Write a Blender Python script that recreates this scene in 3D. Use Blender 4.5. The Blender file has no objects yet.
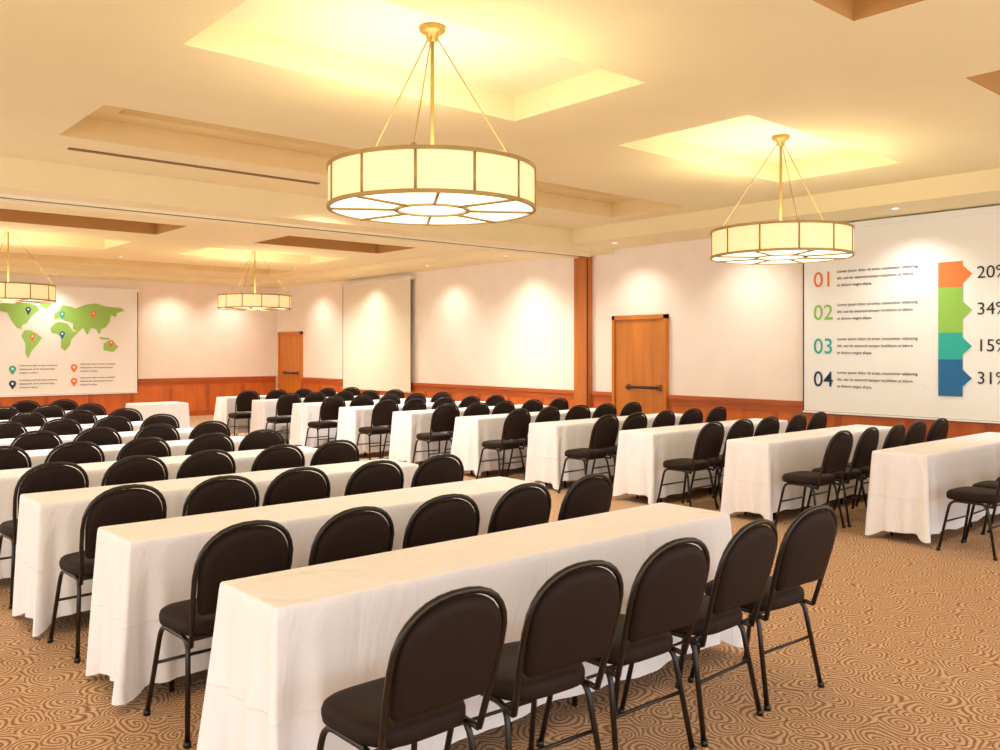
import bpy, bmesh, math, random
from mathutils import Vector, Matrix
random.seed(7)
S = bpy.context.scene
COL = S.collection
try:
    S.view_settings.view_transform = 'Standard'
    S.view_settings.look = 'None'
except Exception as e:
    print(e)

# ------------------------------------------------------------------ materials
def lin(c):
    return tuple((v/255/12.92) if v/255 <= .04045 else ((v/255+.055)/1.055)**2.4 for v in c)+(1,)
def mat(name, rgb, rough=.6, metal=0, emis=None, es=0, noise=0, nscale=20, bump=0, bscale=100, stretch=None, spec=.5):
    m = bpy.data.materials.new(name); m.use_nodes = True
    nt = m.node_tree; b = nt.nodes['Principled BSDF']
    b.inputs['Base Color'].default_value = lin(rgb)
    b.inputs['Roughness'].default_value = rough
    b.inputs['Metallic'].default_value = metal
    b.inputs['Specular IOR Level'].default_value = spec
    if emis:
        b.inputs['Emission Color'].default_value = lin(emis)
        b.inputs['Emission Strength'].default_value = es
    tc = nt.nodes.new('ShaderNodeTexCoord'); mp = nt.nodes.new('ShaderNodeMapping')
    nt.links.new(tc.outputs['Object'], mp.inputs[0])
    if stretch: mp.inputs['Scale'].default_value = stretch
    if noise:
        n = nt.nodes.new('ShaderNodeTexNoise'); n.inputs['Scale'].default_value = nscale; n.inputs['Detail'].default_value = 4
        nt.links.new(mp.outputs[0], n.inputs['Vector'])
        r = nt.nodes.new('ShaderNodeValToRGB')
        c = lin(rgb)
        r.color_ramp.elements[0].position = .3; r.color_ramp.elements[1].position = .7
        r.color_ramp.elements[0].color = tuple(v*(1-noise) for v in c[:3])+(1,)
        r.color_ramp.elements[1].color = tuple(min(1, v*(1+noise*.6)) for v in c[:3])+(1,)
        nt.links.new(n.outputs['Fac'], r.inputs[0]); nt.links.new(r.outputs[0], b.inputs['Base Color'])
    if bump:
        n2 = nt.nodes.new('ShaderNodeTexNoise'); n2.inputs['Scale'].default_value = bscale
        nt.links.new(mp.outputs[0], n2.inputs['Vector'])
        bp = nt.nodes.new('ShaderNodeBump'); bp.inputs['Strength'].default_value = bump; bp.inputs['Distance'].default_value = .01
        nt.links.new(n2.outputs['Fac'], bp.inputs['Height']); nt.links.new(bp.outputs[0], b.inputs['Normal'])
    return m

M_wall = mat('wall_paint', (250,237,221), .75, noise=.03, nscale=3)
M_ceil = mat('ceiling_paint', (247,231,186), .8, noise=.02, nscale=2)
M_ceil_lit = mat('ceiling_lit_tone', (252,243,212), .8, noise=.02, nscale=2)  # lighter ceiling copy: pendant glow in coffers put into colour; also on trims
M_ceil_warm = mat('ceiling_warm_lit_tone', (240,214,158), .8, noise=.04, nscale=2)  # tan puts the long coffers' warm interior light into the colour
M_ceil_dim = mat('ceiling_dim_tone', (196,148,82), .8, noise=.04, nscale=2)  # brown carries the shade of the unlit narrow coffers in its colour
M_wood = mat('wainscot_wood', (210,108,40), .4, noise=.2, nscale=6, stretch=(1,1,.12))
M_wood_h = mat('wood_rail', (186,90,32), .4, noise=.2, nscale=6, stretch=(.15,.15,1))
M_door = mat('door_wood', (208,124,40), .4, noise=.2, nscale=7, stretch=(1,1,.1))
M_col = mat('column_wood', (196,112,42), .4, noise=.2, nscale=7, stretch=(1,1,.1))
M_dark = mat('dark_metal', (48,36,26), .45, noise=.05)
M_slot = mat('vent_slot', (130,102,58), .6, noise=.05)
M_black = mat('chair_frame_black', (26,15,9), .3, noise=.1, spec=.5)
M_vinyl = mat('chair_upholstery', (35,20,11), .65, noise=.15, nscale=60, bump=.1, bscale=250, spec=.22)
M_brass = mat('aged_brass', (176,146,84), .4, metal=.4, noise=.08)
M_screen = mat('screen_white', (248,247,242), .8, noise=.01, nscale=2)
M_screen2 = mat('projection_fabric', (234,224,202), .8, noise=.01, nscale=2)
M_glow = mat('lamp_panel_glow', (250,238,194), .6, emis=(255,236,172), es=.33, noise=.02)
M_diff = mat('lamp_diffuser', (252,244,222), .6, emis=(255,246,216), es=1.9, noise=.02)
M_up = mat('lamp_uplight', (255,250,236), .6, emis=(255,245,216), es=5.4, noise=.02)
M_spot = mat('downlight_lens', (255,250,230), .4, emis=(255,246,225), es=4, noise=.02)
M_orange = mat('ink_orange', (240,130,66), .8, noise=.01)
M_lime = mat('ink_lime', (150,200,84), .8, noise=.01)
M_teal = mat('ink_teal', (50,180,165), .8, noise=.01)
M_blue = mat('ink_blue', (36,110,160), .8, noise=.01)
M_navy = mat('ink_navy', (30,66,96), .8, noise=.01)
M_text = mat('ink_grey', (48,46,46), .8, noise=.01)
M_map = mat('ink_map_green', (160,208,104), .8, noise=.03)

def cloth():
    m = bpy.data.materials.new('white_tablecloth'); m.use_nodes = True
    nt = m.node_tree; b = nt.nodes['Principled BSDF']; L = nt.links.new
    b.inputs['Base Color'].default_value = lin((249,247,250)); b.inputs['Roughness'].default_value = .85
    b.inputs['Specular IOR Level'].default_value = .2
    tc = nt.nodes.new('ShaderNodeTexCoord'); n = nt.nodes.new('ShaderNodeTexNoise'); n.inputs['Scale'].default_value = 4.5; n.inputs['Detail'].default_value = 3; n.inputs['Distortion'].default_value = .8
    mp = nt.nodes.new('ShaderNodeMapping'); mp.inputs['Scale'].default_value = (1, 1, .5)
    L(tc.outputs['Object'], mp.inputs[0]); L(mp.outputs[0], n.inputs['Vector'])
    sep = nt.nodes.new('ShaderNodeSeparateXYZ'); L(tc.outputs['Object'], sep.inputs[0])
    def crease(out, period, off):
        a = nt.nodes.new('ShaderNodeMath'); a.operation = 'ADD'; a.inputs[1].default_value = off; L(out, a.inputs[0])
        p = nt.nodes.new('ShaderNodeMath'); p.operation = 'PINGPONG'; p.inputs[1].default_value = period; L(a.outputs[0], p.inputs[0])
        q = nt.nodes.new('ShaderNodeMapRange'); q.inputs['From Min'].default_value = 0; q.inputs['From Max'].default_value = .009
        q.inputs['To Min'].default_value = 1; q.inputs['To Max'].default_value = 0; L(p.outputs[0], q.inputs['Value']); return q.outputs[0]
    c1 = crease(sep.outputs[0], .34, .1); c2 = crease(sep.outputs[2], .19, .0)
    ad = nt.nodes.new('ShaderNodeMath'); ad.operation = 'ADD'; L(c1, ad.inputs[0]); L(c2, ad.inputs[1])
    ms = nt.nodes.new('ShaderNodeMath'); ms.operation = 'MULTIPLY_ADD'; ms.inputs[1].default_value = .09
    L(ad.outputs[0], ms.inputs[0]); L(n.outputs['Fac'], ms.inputs[2])
    bp = nt.nodes.new('ShaderNodeBump'); bp.inputs['Strength'].default_value = .6; bp.inputs['Distance'].default_value = .05
    L(ms.outputs[0], bp.inputs['Height']); L(bp.outputs[0], b.inputs['Normal'])
    return m
M_cloth = cloth()

def carpet():
    m = bpy.data.materials.new('swirl_carpet'); m.use_nodes = True
    nt = m.node_tree; b = nt.nodes['Principled BSDF']; L = nt.links.new
    b.inputs['Roughness'].default_value = .95; b.inputs['Specular IOR Level'].default_value = .1
    tc = nt.nodes.new('ShaderNodeTexCoord')
    nz = nt.nodes.new('ShaderNodeTexNoise'); nz.inputs['Scale'].default_value = 7; nz.inputs['Detail'].default_value = 0
    L(tc.outputs['Object'], nz.inputs['Vector'])
    mx = nt.nodes.new('ShaderNodeMixRGB'); mx.blend_type = 'ADD'; mx.inputs[0].default_value = .09
    L(tc.outputs['Object'], mx.inputs[1]); L(nz.outputs['Color'], mx.inputs[2])
    vo = nt.nodes.new('ShaderNodeTexVoronoi'); vo.voronoi_dimensions = '2D'; vo.inputs['Scale'].default_value = 6.4
    L(mx.outputs[0], vo.inputs['Vector'])
    sub = nt.nodes.new('ShaderNodeVectorMath'); sub.operation = 'SUBTRACT'
    L(mx.outputs[0], sub.inputs[0]); L(vo.outputs['Position'], sub.inputs[1])
    sp = nt.nodes.new('ShaderNodeSeparateXYZ'); L(sub.outputs[0], sp.inputs[0])
    at = nt.nodes.new('ShaderNodeMath'); at.operation = 'ARCTAN2'; L(sp.outputs[1], at.inputs[0]); L(sp.outputs[0], at.inputs[1])
    mu = nt.nodes.new('ShaderNodeMath'); mu.operation = 'MULTIPLY'; mu.inputs[1].default_value = 38
    L(vo.outputs['Distance'], mu.inputs[0])
    ad = nt.nodes.new('ShaderNodeMath'); ad.operation = 'MULTIPLY_ADD'; ad.inputs[1].default_value = 2
    L(at.outputs[0], ad.inputs[0]); L(mu.outputs[0], ad.inputs[2])
    si = nt.nodes.new('ShaderNodeMath'); si.operation = 'SINE'; L(ad.outputs[0], si.inputs[0])
    mr = nt.nodes.new('ShaderNodeMath'); mr.operation = 'MULTIPLY_ADD'; mr.inputs[1].default_value = .5; mr.inputs[2].default_value = .5
    L(si.outputs[0], mr.inputs[0])
    r = nt.nodes.new('ShaderNodeValToRGB'); cr = r.color_ramp
    cr.elements[0].position = .2; cr.elements[0].color = lin((214,180,146))
    cr.elements[1].position = .95; cr.elements[1].color = lin((148,108,78))
    e = cr.elements.new(.6); e.color = lin((190,152,118))
    L(mr.outputs[0], r.inputs[0])
    n3 = nt.nodes.new('ShaderNodeTexNoise'); n3.inputs['Scale'].default_value = 110
    L(tc.outputs['Object'], n3.inputs['Vector'])
    m2 = nt.nodes.new('ShaderNodeMixRGB'); m2.blend_type = 'OVERLAY'; m2.inputs[0].default_value = .8
    L(r.outputs[0], m2.inputs[1]); L(n3.outputs['Fac'], m2.inputs[2]); L(m2.outputs[0], b.inputs['Base Color'])
    bp = nt.nodes.new('ShaderNodeBump'); bp.inputs['Strength'].default_value = .3; bp.inputs['Distance'].default_value = .01
    L(n3.outputs['Fac'], bp.inputs['Height']); L(bp.outputs[0], b.inputs['Normal'])
    return m
M_carpet = carpet()

# ------------------------------------------------------------------ mesh helpers
class MB:
    def __init__(s): s.bm = bmesh.new(); s.mats = []
    def mi(s, m):
        if m not in s.mats: s.mats.append(m)
        return s.mats.index(m)
    def face(s, pts, m, smooth=False):
        f = s.bm.faces.new([s.bm.verts.new(p) for p in pts]); f.material_index = s.mi(m); f.smooth = smooth; return f
    def box(s, a, b, m, bev=0):
        r = bmesh.ops.create_cube(s.bm, size=1)
        for v in r['verts']:
            v.co = Vector([a[i]+(v.co[i]+.5)*(b[i]-a[i]) for i in range(3)])
        fs = set(f for v in r['verts'] for f in v.link_faces)
        if bev:
            es = list(set(e for v in r['verts'] for e in v.link_edges))
            rr = bmesh.ops.bevel(s.bm, geom=es, offset=bev, segments=2, affect='EDGES')
            fs = set(f for f in rr['faces']) | set(f for f in fs if f.is_valid)
        for f in fs: f.material_index = s.mi(m)
    def loft(s, rings, m, cap0=True, cap1=True, smooth=True, closed=True, capsmooth=False):
        vr = [[s.bm.verts.new(p) for p in r] for r in rings]
        k = s.mi(m); n = len(vr[0])
        for a, b in zip(vr, vr[1:]):
            for i in range(n if closed else n-1):
                j = (i+1) % n
                f = s.bm.faces.new((a[i], a[j], b[j], b[i])); f.material_index = k; f.smooth = smooth
        if cap0: f = s.bm.faces.new(vr[0][::-1]); f.material_index = k; f.smooth = capsmooth
        if cap1: f = s.bm.faces.new(vr[-1]); f.material_index = k; f.smooth = capsmooth
    def tube(s, pts, r, m, seg=8, closed=False):
        pts = [Vector(p) for p in pts]; n = len(pts); rings = []; up = None
        for i in range(n):
            if closed: t = (pts[(i+1) % n]-pts[i-1]).normalized()
            else: t = (pts[min(i+1, n-1)]-pts[max(i-1, 0)]).normalized()
            if up is None:
                up = Vector((0, 0, 1)) if abs(t.z) < .9 else Vector((0, 1, 0))
            u = (up - t*up.dot(t)).normalized(); w = t.cross(u); up = u
            rings.append([pts[i]+u*r*math.cos(2*math.pi*k/seg)+w*r*math.sin(2*math.pi*k/seg) for k in range(seg)])
        if closed: rings.append(rings[0]); s.loft(rings, m, False, False)
        else: s.loft(rings, m)
    def cyl(s, c, r, z0, z1, m, seg=24, smooth=True):
        s.loft([[Vector((c[0]+r*math.cos(2*math.pi*k/seg), c[1]+r*math.sin(2*math.pi*k/seg), z)) for k in range(seg)] for z in (z0, z1)], m, smooth=smooth)
    def mesh(s, name, fixn=True):
        if fixn: bmesh.ops.recalc_face_normals(s.bm, faces=s.bm.faces[:])
        me = bpy.data.meshes.new(name); s.bm.to_mesh(me); s.bm.free()
        for m in s.mats: me.materials.append(m)
        return me
    def obj(s, name, loc=(0,0,0), parent=None, fixn=True):
        return add(name, s.mesh(name, fixn), loc, 0, parent)
def add(name, me, loc=(0,0,0), rz=0, parent=None):
    o = bpy.data.objects.new(name, me); COL.objects.link(o); o.location = loc; o.rotation_euler = (0, 0, rz)
    if parent: o.parent = parent
    return o
def fillet(pts, rad, n=5):
    pts = [Vector(p) for p in pts]; out = [pts[0]]
    for i in range(1, len(pts)-1):
        a, b, c = pts[i-1], pts[i], pts[i+1]
        u = (a-b).normalized(); w = (c-b).normalized()
        p0 = b+u*rad; p1 = b+w*rad
        for k in range(n+1):
            t = k/n; out.append(p0*(1-t)**2+b*2*t*(1-t)+p1*t*t)
    out.append(pts[-1]); return out

# ------------------------------------------------------------------ room dims
X0, X1 = -5.0, 10.75
Y0, Y1 = -1.6, 21.3
RAIL = .944; TOP = 3.27; G = .002

m = MB(); m.box((X0-.1, Y0-.1, -.1), (X1+.1, Y1+.1, 0), M_carpet); m.obj('floor')

def rect(x, y, r): return r[0] < x < r[1] and r[2] < y < r[3]
coffers = []
ZC1, ZC2 = 3.70, 3.58
for (xa, xb) in ((-2.0, .75), (2.05, 4.78), (6.05, 8.75)):
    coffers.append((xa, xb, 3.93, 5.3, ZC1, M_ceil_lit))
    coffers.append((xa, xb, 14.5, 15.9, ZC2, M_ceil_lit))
    coffers.append((xa+.3 if xa > 5 else xa, xb, 1.1, 2.42, ZC1, M_ceil_dim))
    coffers.append((xa+.3 if xa > 5 else xa, xb, 12.2, 13.4, ZC2, M_ceil_dim))
coffers.append((2.1, 9.3, 7.0, 8.25, 3.70, M_ceil_warm)); coffers.append((2.1, 9.3, 17.6, 18.85, 3.58, M_ceil_warm))
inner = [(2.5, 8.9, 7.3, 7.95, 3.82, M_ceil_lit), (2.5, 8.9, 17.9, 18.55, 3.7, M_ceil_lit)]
def H(x, y):
    if 9.5 < y < 10.6: return 3.2, M_ceil
    if x > 9.75 or y > 20.4 or x < -4.0 or y < -.7: return TOP, M_ceil
    for r in inner:
        if rect(x, y, r): return r[4], r[5]
    for r in coffers:
        if rect(x, y, r): return r[4], r[5]
    return (3.5 if y < 10 else 3.38), M_ceil
xs = {X0, X1, 9.75, -4.0}; ys = {Y0, Y1, 9.5, 10.6, 20.4, -.7}
for r in coffers+inner: xs |= {r[0], r[1]}; ys |= {r[2], r[3]}
xs = sorted(xs); ys = sorted(ys)
m = MB()
cell = {}
for i in range(len(xs)-1):
    for j in range(len(ys)-1):
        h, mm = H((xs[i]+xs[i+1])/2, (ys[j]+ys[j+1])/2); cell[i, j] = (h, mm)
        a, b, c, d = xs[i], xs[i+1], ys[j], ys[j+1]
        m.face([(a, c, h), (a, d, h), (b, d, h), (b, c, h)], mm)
for (i, j), (h, mm) in cell.items():
    for di, dj in ((1, 0), (0, 1)):
        q = cell.get((i+di, j+dj))
        if q and abs(q[0]-h) > 1e-4:
            lo, hi = sorted((h, q[0])); mm2 = q[1] if q[0] > h else mm
            if mm2 is M_ceil_lit and hi > 3.75: mm2 = M_ceil_warm
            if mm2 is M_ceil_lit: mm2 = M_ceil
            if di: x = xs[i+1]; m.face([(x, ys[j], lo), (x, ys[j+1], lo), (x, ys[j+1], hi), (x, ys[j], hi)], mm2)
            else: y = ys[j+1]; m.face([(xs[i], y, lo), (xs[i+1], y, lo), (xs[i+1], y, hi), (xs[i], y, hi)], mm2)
m.obj('ceiling', fixn=False)

m = MB(); m.box((X1, Y0-.1, 0), (X1+.1, Y1+.1, TOP+.05), M_wall); m.obj('wall_right')
m = MB(); m.box((X0, Y1, 0), (X1, Y1+.1, TOP+.05), M_wall); m.obj('wall_back')

D1 = (8.44, 9.42); D2 = (19.95, 21.05); CY = (9.97, 10.31)
def wains(name, a, b, axis):
    m = MB()
    def bx(t0, t1, z0, z1, dep, mt):
        if axis == 'x': m.box((X1-dep, t0, z0), (X1-G, t1, z1), mt)
        else: m.box((t0, Y1-dep, z0), (t1, Y1-G, z1), mt)
    bx(a, b, 0, RAIL-.06, .02, M_wood)
    bx(a, b, RAIL-.06, RAIL, .05, M_wood_h)
    bx(a, b, RAIL-.16, RAIL-.09, .03, M_wood_h)
    bx(a, b, 0, .13, .035, M_wood_h)
    n = max(1, round((b-a)/.9))
    for k in range(n+1):
        t = a+(b-a)*k/n
        bx(max(a, t-.04), min(b, t+.04), .13, RAIL-.16, .03, M_wood_h)
    return m.obj(name)
wains('trim_1', Y0, D1[0]-.08, 'x'); wains('trim_2', D1[1]+.08, CY[0], 'x')
wains('trim_3', CY[1], D2[0]-.08, 'x')
wains('trim_4', X0, X1-.05, 'y')
m = MB(); m.box((X1-.1, CY[0], 0), (X1-G, CY[1], 3.19), M_col, .006)
m.box((X1-.104, CY[0]+.012, .1), (X1-.09, CY[0]+.04, 3.15), M_dark)
m.obj('trim_5')
m = MB(); m.box((X0, 10.02, 3.185), (X1-.12, 10.10, 3.2), M_slot); m.box((X0, 9.9, 3.17), (X1-.12, 9.93, 3.2), M_ceil_lit)
m.box((X0, 10.19, 3.17), (X1-.12, 10.22, 3.2), M_ceil_lit); m.obj('trim_6')
m = MB(); m.box((2.3, 8.68, 3.488), (4.9, 8.74, 3.5), M_slot)
m.obj('ceiling_vent')

def door(name, a, b, top):
    m = MB()
    m.box((X1-.05, a, 0.01), (X1-G, b, top-.03), M_door, .003)
    for t0, t1, z0, z1 in ((a-.06, a, 0, top+.04), (b, b+.06, 0, top+.04), (a-.06, b+.06, top-.03, top+.04)):
        m.box((X1-.08, t0, z0), (X1-G, t1, z1), M_wood_h, .004)
    w = b-a
    m.box((X1-.06, a+.02, .02), (X1-.045, b-.02, .25), M_dark)
    m.box((X1-.10, a+.03, 1.0), (X1-.05, a+.13, 1.09), M_dark, .01)
    m.box((X1-.10, a+w*.68, 1.0), (X1-.05, a+w*.75, 1.09), M_dark, .01)
    m.tube([(X1-.11, a+.05, 1.045), (X1-.11, a+w*.72, 1.045)], .022, M_dark)
    return m.obj(name)
door('door_1', D1[0], D1[1], 2.14); door('door_2', D2[0], D2[1], 2.06)

# ------------------------------------------------------------------ screens
def empty(name, loc):
    e = bpy.data.objects.new(name, None); COL.objects.link(e); e.location = loc; return e
def parent_keep(o, par):
    o.parent = par; o.location = Vector(o.location)-Vector(par.location)
def text(par, body, size, mt, loc, wall, align='LEFT', bold=0):
    cu = bpy.data.curves.new('text', 'FONT'); cu.body = body; cu.size = size; cu.align_x = align; cu.align_y = 'CENTER'
    cu.offset = bold
    cu.materials.append(mt)
    o = bpy.data.objects.new('printed_text', cu); COL.objects.link(o); o.location = loc
    o.rotation_euler = (math.pi/2, 0, -math.pi/2) if wall == 'x' else (math.pi/2, 0, 0)
    parent_keep(o, par); return o
def screen_mesh(m, wall, a, b, z0, z1, mt, dep=.05):
    def bx(t0, t1, za, zb, d0, d1, q, bev=0):
        if wall == 'x': m.box((X1-d1, t0, za), (X1-d0, t1, zb), q, bev)
        else: m.box((t0, Y1-d1, za), (t1, Y1-d0, zb), q, bev)
    bx(a, b, z0, z1, dep-.004, dep, mt)
    bx(a-.002, a+.014, z0, z1, dep-.006, dep+.004, M_dark); bx(b-.014, b+.002, z0, z1, dep-.006, dep+.004, M_dark)
    bx(a, b, z0-.03, z0, dep-.02, dep+.012, M_dark, .004)
    bx(a-.05, b+.05, z1, z1+.07, G, dep+.03, M_screen, .006)

par = empty('infographic_projection_screen', (X1-.08, 4.0, 2.0))
m = MB(); screen_mesh(m, 'x', 1.9, 6.1, .83, 3.18, M_screen, .08); parent_keep(m.obj('screen_panel'), par)
xs_ = X1-.086
for k, (t, mt, z) in enumerate((('01', M_orange, 2.54), ('02', M_lime, 2.11), ('03', M_teal, 1.67), ('04', M_navy, 1.24))):
    text(par, t, .28, mt, (xs_, 5.95, z), 'x', bold=.001)
    for q, line in enumerate(('Lorem ipsum dolor sit amet, consectetur adipiscing', 'elit, sed do eiusmod tempor incididunt ut labore', 'et dolore magna aliqua.')):
        text(par, line, .049, M_text, (xs_, 5.62, z+.1-.088*q), 'x', bold=.0005)
m = MB()
zz = (2.66, 2.36, 1.83, 1.52, 1.09)
for k, mt in enumerate((M_orange, M_lime, M_teal, M_blue)):
    m.box((xs_-.004, 4.09, zz[k+1]), (xs_+.003, 4.36, zz[k]), mt)
    zc = (zz[k]+zz[k+1])/2
    tri = [(4.09, zc-.1), (4.09, zc+.1), (3.99, zc)]
    m.loft([[(xs_-.004, y, z) for y, z in tri], [(xs_+.003, y, z) for y, z in tri]], mt, smooth=False)
    text(par, ('20%', '34%', '15%', '31%')[k], .2, M_text, (xs_, 3.94, zc), 'x')
parent_keep(m.obj('bar_chart'), par)

m = MB(); screen_mesh(m, 'x', 15.05, 17.8, .76, 3.12, M_screen2, .10); m.obj('projection_screen')

par = empty('map_projection_screen', (5.2, Y1-.08, 1.8))
m = MB(); screen_mesh(m, 'y', 3.3, 7.13, .64, 3.0, M_screen, .08); parent_keep(m.obj('screen_panel'), par)
ysn = Y1-.086
def pg(m, pts, mt, dy=0):
    m.face([(p[0], ysn-dy, p[1]) for p in pts], mt)
m = MB()
def mp(u, v): return (4.1+u*2.75, 1.42+v*1.28)
conts = [
 [(.02,.88),(.06,.95),(.14,.94),(.22,.99),(.31,.93),(.33,.85),(.29,.78),(.26,.7),(.24,.62),(.21,.6),(.2,.53),(.23,.5),(.17,.54),(.13,.66),(.1,.8),(.04,.82)],
 [(.33,1),(.4,1.02),(.42,.96),(.38,.88),(.34,.92)],
 [(.22,.5),(.26,.51),(.31,.45),(.35,.38),(.32,.27),(.29,.2),(.27,.13),(.25,.02),(.23,.1),(.23,.28),(.2,.4)],
 [(.44,.62),(.47,.66),(.54,.63),(.58,.5),(.62,.48),(.57,.36),(.56,.25),(.52,.15),(.49,.2),(.49,.38),(.46,.45),(.42,.46),(.41,.54)],
 [(.44,.69),(.44,.8),(.48,.86),(.5,.95),(.56,.93),(.6,.9),(.68,.97),(.76,1.0),(.84,.95),(.96,.93),(.99,.88),(.93,.84),(.92,.76),(.88,.8),(.87,.68),(.84,.58),(.8,.54),(.79,.44),(.76,.54),(.72,.56),(.69,.43),(.66,.56),(.62,.48),(.58,.54),(.58,.64),(.52,.68),(.48,.73)],
 [(.82,.28),(.86,.33),(.9,.32),(.94,.22),(.9,.13),(.82,.16)],
 [(.78,.4),(.86,.38),(.88,.35),(.8,.36)],
]
for c in conts: pg(m, [mp(*p) for p in c], M_map)
def pin(x, z, mt, r=.055):
    pts = [(x, z-.13)]+[(x+r*math.cos(math.radians(a)), z+r*math.sin(math.radians(a))) for a in range(-30, 211, 20)]
    pg(m, pts, mt, .003)
    pg(m, [(x+r*.4*math.cos(a*.7854), z+r*.4*math.sin(a*.7854)) for a in range(8)], M_screen, .005)
for u, v, mt in ((.25,.86,M_navy),(.28,.4,M_orange),(.5,.45,M_blue),(.74,.82,M_orange),(.88,.3,M_orange),(.5,.8,M_teal)): pin(*mp(u, v), mt)
for x, z, mt in ((4.48,1.22,M_teal),(4.48,.9,M_navy),(5.72,1.24,M_orange),(5.72,.93,M_orange)):
    pin(x, z, mt, .07)
    for q in range(3):
        text(par, ('Lorem ipsum dolor sit amet, consectetur', 'adipiscing elit, sed do eiusmod tempor', 'incididunt ut labore.')[q], .046, M_text, (x+.13, ysn-.002, z+.07-.08*q), 'y', bold=.0007)
parent_keep(m.obj('world_map', fixn=False), par)

# ------------------------------------------------------------------ pendant lamp
def pendant_mesh(zb, zt, ztop):
    m = MB(); R = .655; N = 12
    def band(r0, r1, z0, z1, mt, seg=72):
        C = [(math.cos(2*math.pi*k/seg), math.sin(2*math.pi*k/seg)) for k in range(seg)]
        m.loft([[(r*c, r*s, z) for c, s in C] for r, z in ((r0, z0), (r1, z0), (r1, z1), (r0, z1), (r0, z0))], mt, False, False, smooth=False)
    band(R-.008, R, zb+.01, zt-.01, M_glow)
    band(R-.012, R+.01, zb-.008, zb+.014, M_brass); band(R-.012, R+.01, zt-.012, zt+.01, M_brass)
    for k in range(N):
        a = 2*math.pi*(k+.5)/N; c, s = math.cos(a), math.sin(a)
        m.tube([(R*c, R*s, zb), (R*c, R*s, zt)], .009, M_brass, 6)
    m.cyl((0, 0), R-.012, zb, zb+.012, M_diff, 72)
    m.cyl((0, 0), R-.1, zt-.06, zt-.05, M_up, 48)
    ri = .23
    band(ri-.014, ri+.014, zb-.012, zb+.001, M_brass)
    for k in range(8):
        a = 2*math.pi*k/8+.2; c, s = math.cos(a), math.sin(a)
        m.tube([(ri*c, ri*s, zb-.005), (R*c, R*s, zb-.005)], .010, M_brass, 6)
    prof = [(.085, ztop), (.085, ztop-.025), (.07, ztop-.04), (.045, ztop-.045), (.035, ztop-.09), (.018, ztop-.1)]
    m.loft([[(r*math.cos(k*math.pi/12), r*math.sin(k*math.pi/12), z) for k in range(24)] for r, z in prof], M_brass)
    m.tube([(0, 0, ztop-.08), (0, 0, zt-.05)], .013, M_brass, 8)
    for k in range(3):
        a = 2*math.pi*k/3-.28; c, s = math.cos(a), math.sin(a)
        m.tube([(.035*c, .035*s, ztop-.07), ((R-.005)*c, (R-.005)*s, zt)], .0045, M_brass, 6)
        m.cyl(((R-.01)*c, (R-.01)*s), .014, zt, zt+.025, M_brass, 8)
        m.tube([(0, 0, zt-.04), ((R-.01)*c, (R-.01)*s, zt-.02)], .006, M_brass, 6)
    return m.mesh('drum_pendant_light')
pm1 = pendant_mesh(2.53, 2.78, ZC1); pm2 = pendant_mesh(2.40, 2.64, ZC2)
for x, y in ((3.35, 4.5), (7.6, 4.58), (-.65, 4.5)): add('drum_pendant_light', pm1, (x, y, 0))
for x, y in ((3.17, 15.3), (7.27, 15.3), (-.65, 15.3)): add('drum_pendant_light', pm2, (x, y, 0))

m = MB()
seg = 20
m.loft([[(r*math.cos(2*math.pi*k/seg), r*math.sin(2*math.pi*k/seg), z) for k in range(seg)] for r, z in ((.05, 0), (.05, -.008), (.04, -.008), (.037, -.002))], M_ceil_lit, False, False)
m.cyl((0, 0), .037, -.003, -.001, M_spot, seg)
dm = m.mesh('recessed_downlight')
def downlight(x, y, z, tgt, e, ang=75):
    o = add('recessed_downlight', dm, (x, y, z))
    l = bpy.data.lights.new('spot', 'SPOT'); l.energy = e; l.spot_size = math.radians(ang); l.spot_blend = 1
    l.color = (1, .965, .91); l.shadow_soft_size = .08
    lo = bpy.data.objects.new('spot', l); COL.objects.link(lo); lo.parent = o; lo.location = (0, 0, -.03)
    d = Vector(tgt)-Vector((x, y, z-.03)); lo.rotation_euler = d.to_track_quat('-Z', 'Y').to_euler()
for y in (2.6, 4.6, 6.9, 8.9, 11.4, 13.7, 16.4, 18.9): downlight(10.08, y, TOP, (10.62, y, 0), 75, 122)
for x in (1, 3.2, 5.2, 7.9, 9.4): downlight(x, 20.63, TOP, (x, 21.17, 0), 80, 122)
for x in (1.4, 5.4, 9.0):
    for y, z in ((11.2, 3.38), (17.0, 3.38)): downlight(x, y, z, (x, y, 0), 430, 150)  # general fill downlights, added to brighten the far bay
for x, y in ((5.4, 6.2), (5.4, 8.95), (1.2, 9.0)): downlight(x, y, 3.5, (x, y, 0), 260, 150)  # more downlights added as fill for the near bay

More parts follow.
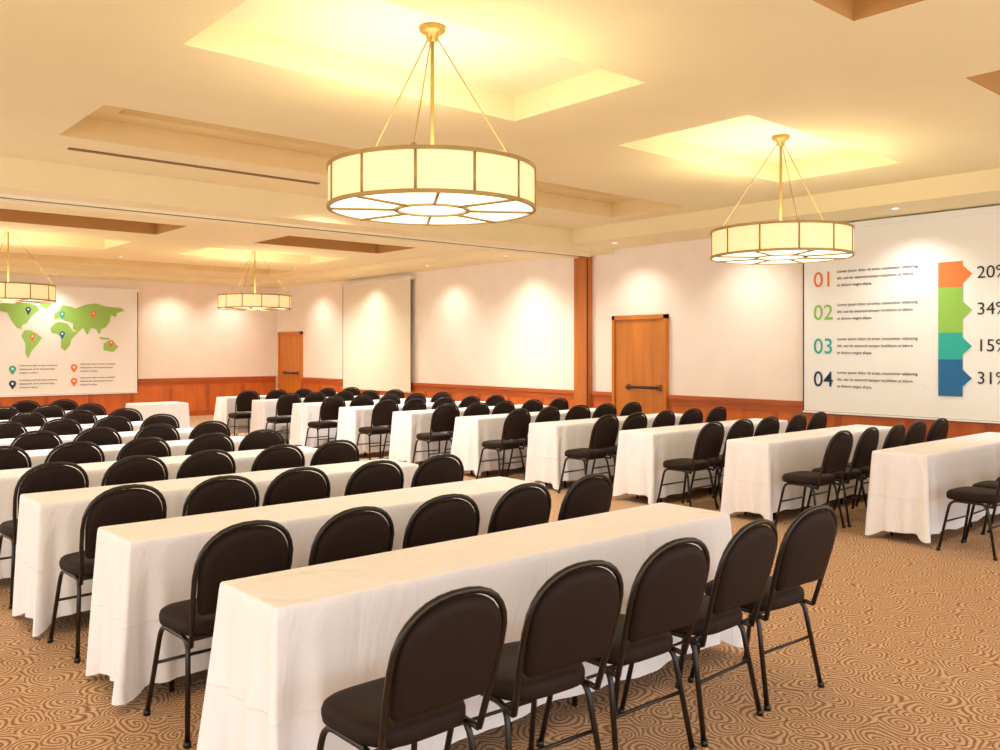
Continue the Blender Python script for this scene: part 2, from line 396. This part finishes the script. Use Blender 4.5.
# ------------------------------------------------------------------ chairs
def chair_mesh():
    m = MB()
    def yb(z): return .10-(z-.44)*.28
    W = .215
    def arch(w, z0, h, st):
        r = []
        for a in range(180-st, 0, -st):
            c, s = math.cos(math.radians(a)), math.sin(math.radians(a))
            r.append((w*math.copysign(abs(c)**.86, c), z0+h*s**.84))
        return r
    side = [(-W+.022, .40), (-W+.014, .5), (-W+.005, .6), (-W, .70)]
    oz = side+arch(W, .71, .197, 12)+[(-x, z) for x, z in side[::-1]]
    m.tube([(x, yb(z), z) for x, z in oz], .0115, M_black, 8)
    w = .2
    side = [(-w+.03, .535), (-w+.014, .55), (-w+.008, .6), (-w, .70)]
    out = side+arch(w, .71, .182, 9)+[(-x, z) for x, z in side[::-1]]
    cz = .71
    rings = []
    for sc, t in ((.80, -.030), (.93, -.024), (.985, -.012), (1, 0), (.985, .012), (.93, .022), (.80, .026)):
        rings.append([(x*sc, yb(cz+(z-cz)*sc)+t, cz+(z-cz)*sc+t*.28) for x, z in out])
    m.loft(rings, M_vinyl, capsmooth=True)
    for sg in (-1, 1):
        path = fillet([(sg*.22, .52, .0), (sg*.185, .44, .415), (sg*.185, .16, .415), (sg*.22, .085, .0)], .06)
        m.tube(path, .0115, M_black, 8)
        m.tube([(sg*.193, .112, .40), (sg*.187, .2, .413)], .011, M_black, 8)
        for p in ((sg*.22, .52), (sg*.22, .085)): m.cyl(p, .016, 0, .025, M_black, 10)
    m.tube([(-.185, .40, .41), (.185, .40, .41)], .01, M_black, 6)
    m.tube([(-.185, .17, .41), (.185, .17, .41)], .01, M_black, 6)
    m.tube([(-.2, .128, .24), (.2, .128, .24)], .008, M_black, 6)
    m.tube([(-.2, .474, .24), (.2, .474, .24)], .008, M_black, 6)
    so = []
    for k in range(40):
        a = 2*math.pi*k/40; c, s = math.cos(a), math.sin(a); e = .55
        x = math.copysign(abs(c)**e, c)*.205; y = math.copysign(abs(s)**e, s)*.2
        x *= 1+.06*(y/.2); so.append((x, y))
    rings = []
    for sc, z in ((.93, .422), (.985, .428), (1, .445), (1, .462), (.975, .478), (.92, .488), (.8, .495), (.55, .5), (.25, .501)):
        rings.append([(x*sc, .305+y*sc, z) for x, y in so])
    m.loft(rings, M_vinyl, capsmooth=True)
    return m.mesh('banquet_chair')
cm = chair_mesh()

# ------------------------------------------------------------------ draped tables
def table_mesh(L, W, seed, hem=.09):
    rnd = random.Random(seed); m = MB(); r = .012
    per = []
    def seg(p, q, n, nrm):
        for k in range(n): t = k/n; per.append((p[0]+(q[0]-p[0])*t, p[1]+(q[1]-p[1])*t, nrm[0], nrm[1]))
    def arc(cx, cy, a0):
        for k in range(8):
            a = math.radians(a0+90*k/8); per.append((cx+r*math.cos(a), cy+r*math.sin(a), math.cos(a), math.sin(a)))
    nl = int(L/.02); nw = int(W/.014)
    seg((r, 0), (L-r, 0), nl, (0, -1)); arc(L-r, r, -90)
    seg((L, r), (L, W-r), nw, (1, 0)); arc(L-r, W-r, 0)
    seg((L-r, W), (r, W), nl, (0, 1)); arc(r, W-r, 90)
    seg((0, W-r), (0, r), nw, (-1, 0)); arc(r, r, 180)
    ph = [rnd.uniform(0, 6.28) for _ in range(10)]
    asym = [(rnd.uniform(.5, .9), rnd.uniform(.075, .1), rnd.uniform(-.5, .5)) for _ in range(4)]
    corners = [(0, 0), (L, 0), (L, W), (0, W)]
    Z = .755
    levels = [(0, -.010, 0), (0, -.003, .002), (0, .002, .008), (.03, None, 0)]+[(k/16, None, 0) for k in range(1, 17)]
    rings = []
    for lv in levels:
        ring = []; s = 0; prev = None
        for (x, y, nx, ny) in per:
            if prev: s += math.hypot(x-prev[0], y-prev[1])
            prev = (x, y)
            if lv[1] is not None:
                ring.append((x+nx*lv[1], y+ny*lv[1], Z-lv[2])); continue
            k = lv[0]
            cd = min(range(4), key=lambda i: math.hypot(x-corners[i][0], y-corners[i][1]))
            am, hw, sk = asym[cd]
            dx, dy = x-corners[cd][0], y-corners[cd][1]; dist = math.hypot(dx, dy)
            c = math.exp(-(dist/.035)**2); c2 = math.exp(-((dist-hw)/.03)**2); c3 = math.exp(-((dist-hw-.075)/.035)**2)
            wv = .5*math.sin(s*8+ph[0]+k*.9)+.5*math.sin(s*15+ph[1]-k*1.3)+.4*math.sin(s*27+ph[2]+k)+.25*math.sin(s*44+ph[5])*k
            amp = 1 if ny > -.5 else .6
            off = k*(.018+.015*wv*amp)+.004
            off += -c2*.05*k + c3*.022*k
            off = max(off, -.012*k+.003)
            px, py = x+nx*off, y+ny*off
            dg = Vector((math.copysign(1, x-L/2), math.copysign(1, y-W/2)))*.7071
            lean = 1+sk*k
            px += dg.x*c*.07*k*am*lean; py += dg.y*c*.07*k*am*(2-lean)
            h = hem - .065*math.exp(-(dist/.07)**2) + .012*math.sin(s*5+ph[3])+.008*math.sin(s*14+ph[4])
            z = (Z-.012) - k*(Z-.012-h)
            ring.append((px, py, z))
        rings.append(ring)
    m.loft(rings, M_cloth, cap0=True, cap1=False)
    m.box((.02, .02, .715), (L-.02, W-.02, .74), M_door)
    for x in (.22, L/2-.2, L/2+.2, L-.22):
        if not .1 < x < L-.1: continue
        for y in (.07, W-.07): m.tube([(x, y, 0), (x, y, .715)], .013, M_black, 8)
        m.tube([(x, .07, .12), (x, W-.07, .12)], .01, M_black, 6)
    return m.mesh('draped_banquet_table')
tms = [table_mesh(2.64, .46, k) for k in range(5)]
rr = random.Random(3)
def row(x0, y, nch=5, tx=-.25, k=0, jit=1, pitch=.525):
    add('draped_banquet_table', tms[k % 5], (x0+tx, y+.635, 0), rr.uniform(-.004, .004))
    for i in range(nch):
        add('banquet_chair', cm, (x0+.005+pitch*i+rr.uniform(-.02, .02)*jit, y+rr.uniform(-.03, .012)*jit, 0), rr.uniform(-.06, .06)*jit)
LY = [2.09, 3.47, 4.82, 6.1, 7.35, 8.6, 9.9, 11.2, 12.5, 13.8]
LX = [1.62, 1.59, 1.54, 1.50, 1.48, 1.48, 1.48, 1.48, 1.48, 1.48]
for k, (x, y) in enumerate(zip(LX, LY)): row(x, y, k=k)
RY = [2.5, 3.88, 5.2, 6.56, 7.9, 9.25, 10.6, 11.95, 13.3, 14.65]
for k, y in enumerate(RY): row((7.55 if k == 0 else 7.47-.07*k), y, k=k+1, tx=-.12)
sm = table_mesh(.82, .55, 9); sm.name = 'side_table_draped'
add('draped_side_table', sm, (4.8, 14.3, 0))

w = bpy.data.worlds.new('World'); S.world = w; w.use_nodes = True
w.node_tree.nodes['Background'].inputs[0].default_value = (1, .965, .935, 1); w.node_tree.nodes['Background'].inputs[1].default_value = 2.3  # bright surround added as soft fill through the open front and left sides
cam = bpy.data.cameras.new('camera'); co = bpy.data.objects.new('camera', cam); COL.objects.link(co)
co.location = (0, 0, 1.63); co.rotation_euler = (math.pi/2, 0, -math.radians(41.1))
cam.sensor_width = 36; cam.lens = 31.43; cam.shift_y = -.025; cam.clip_end = 200
S.camera = co
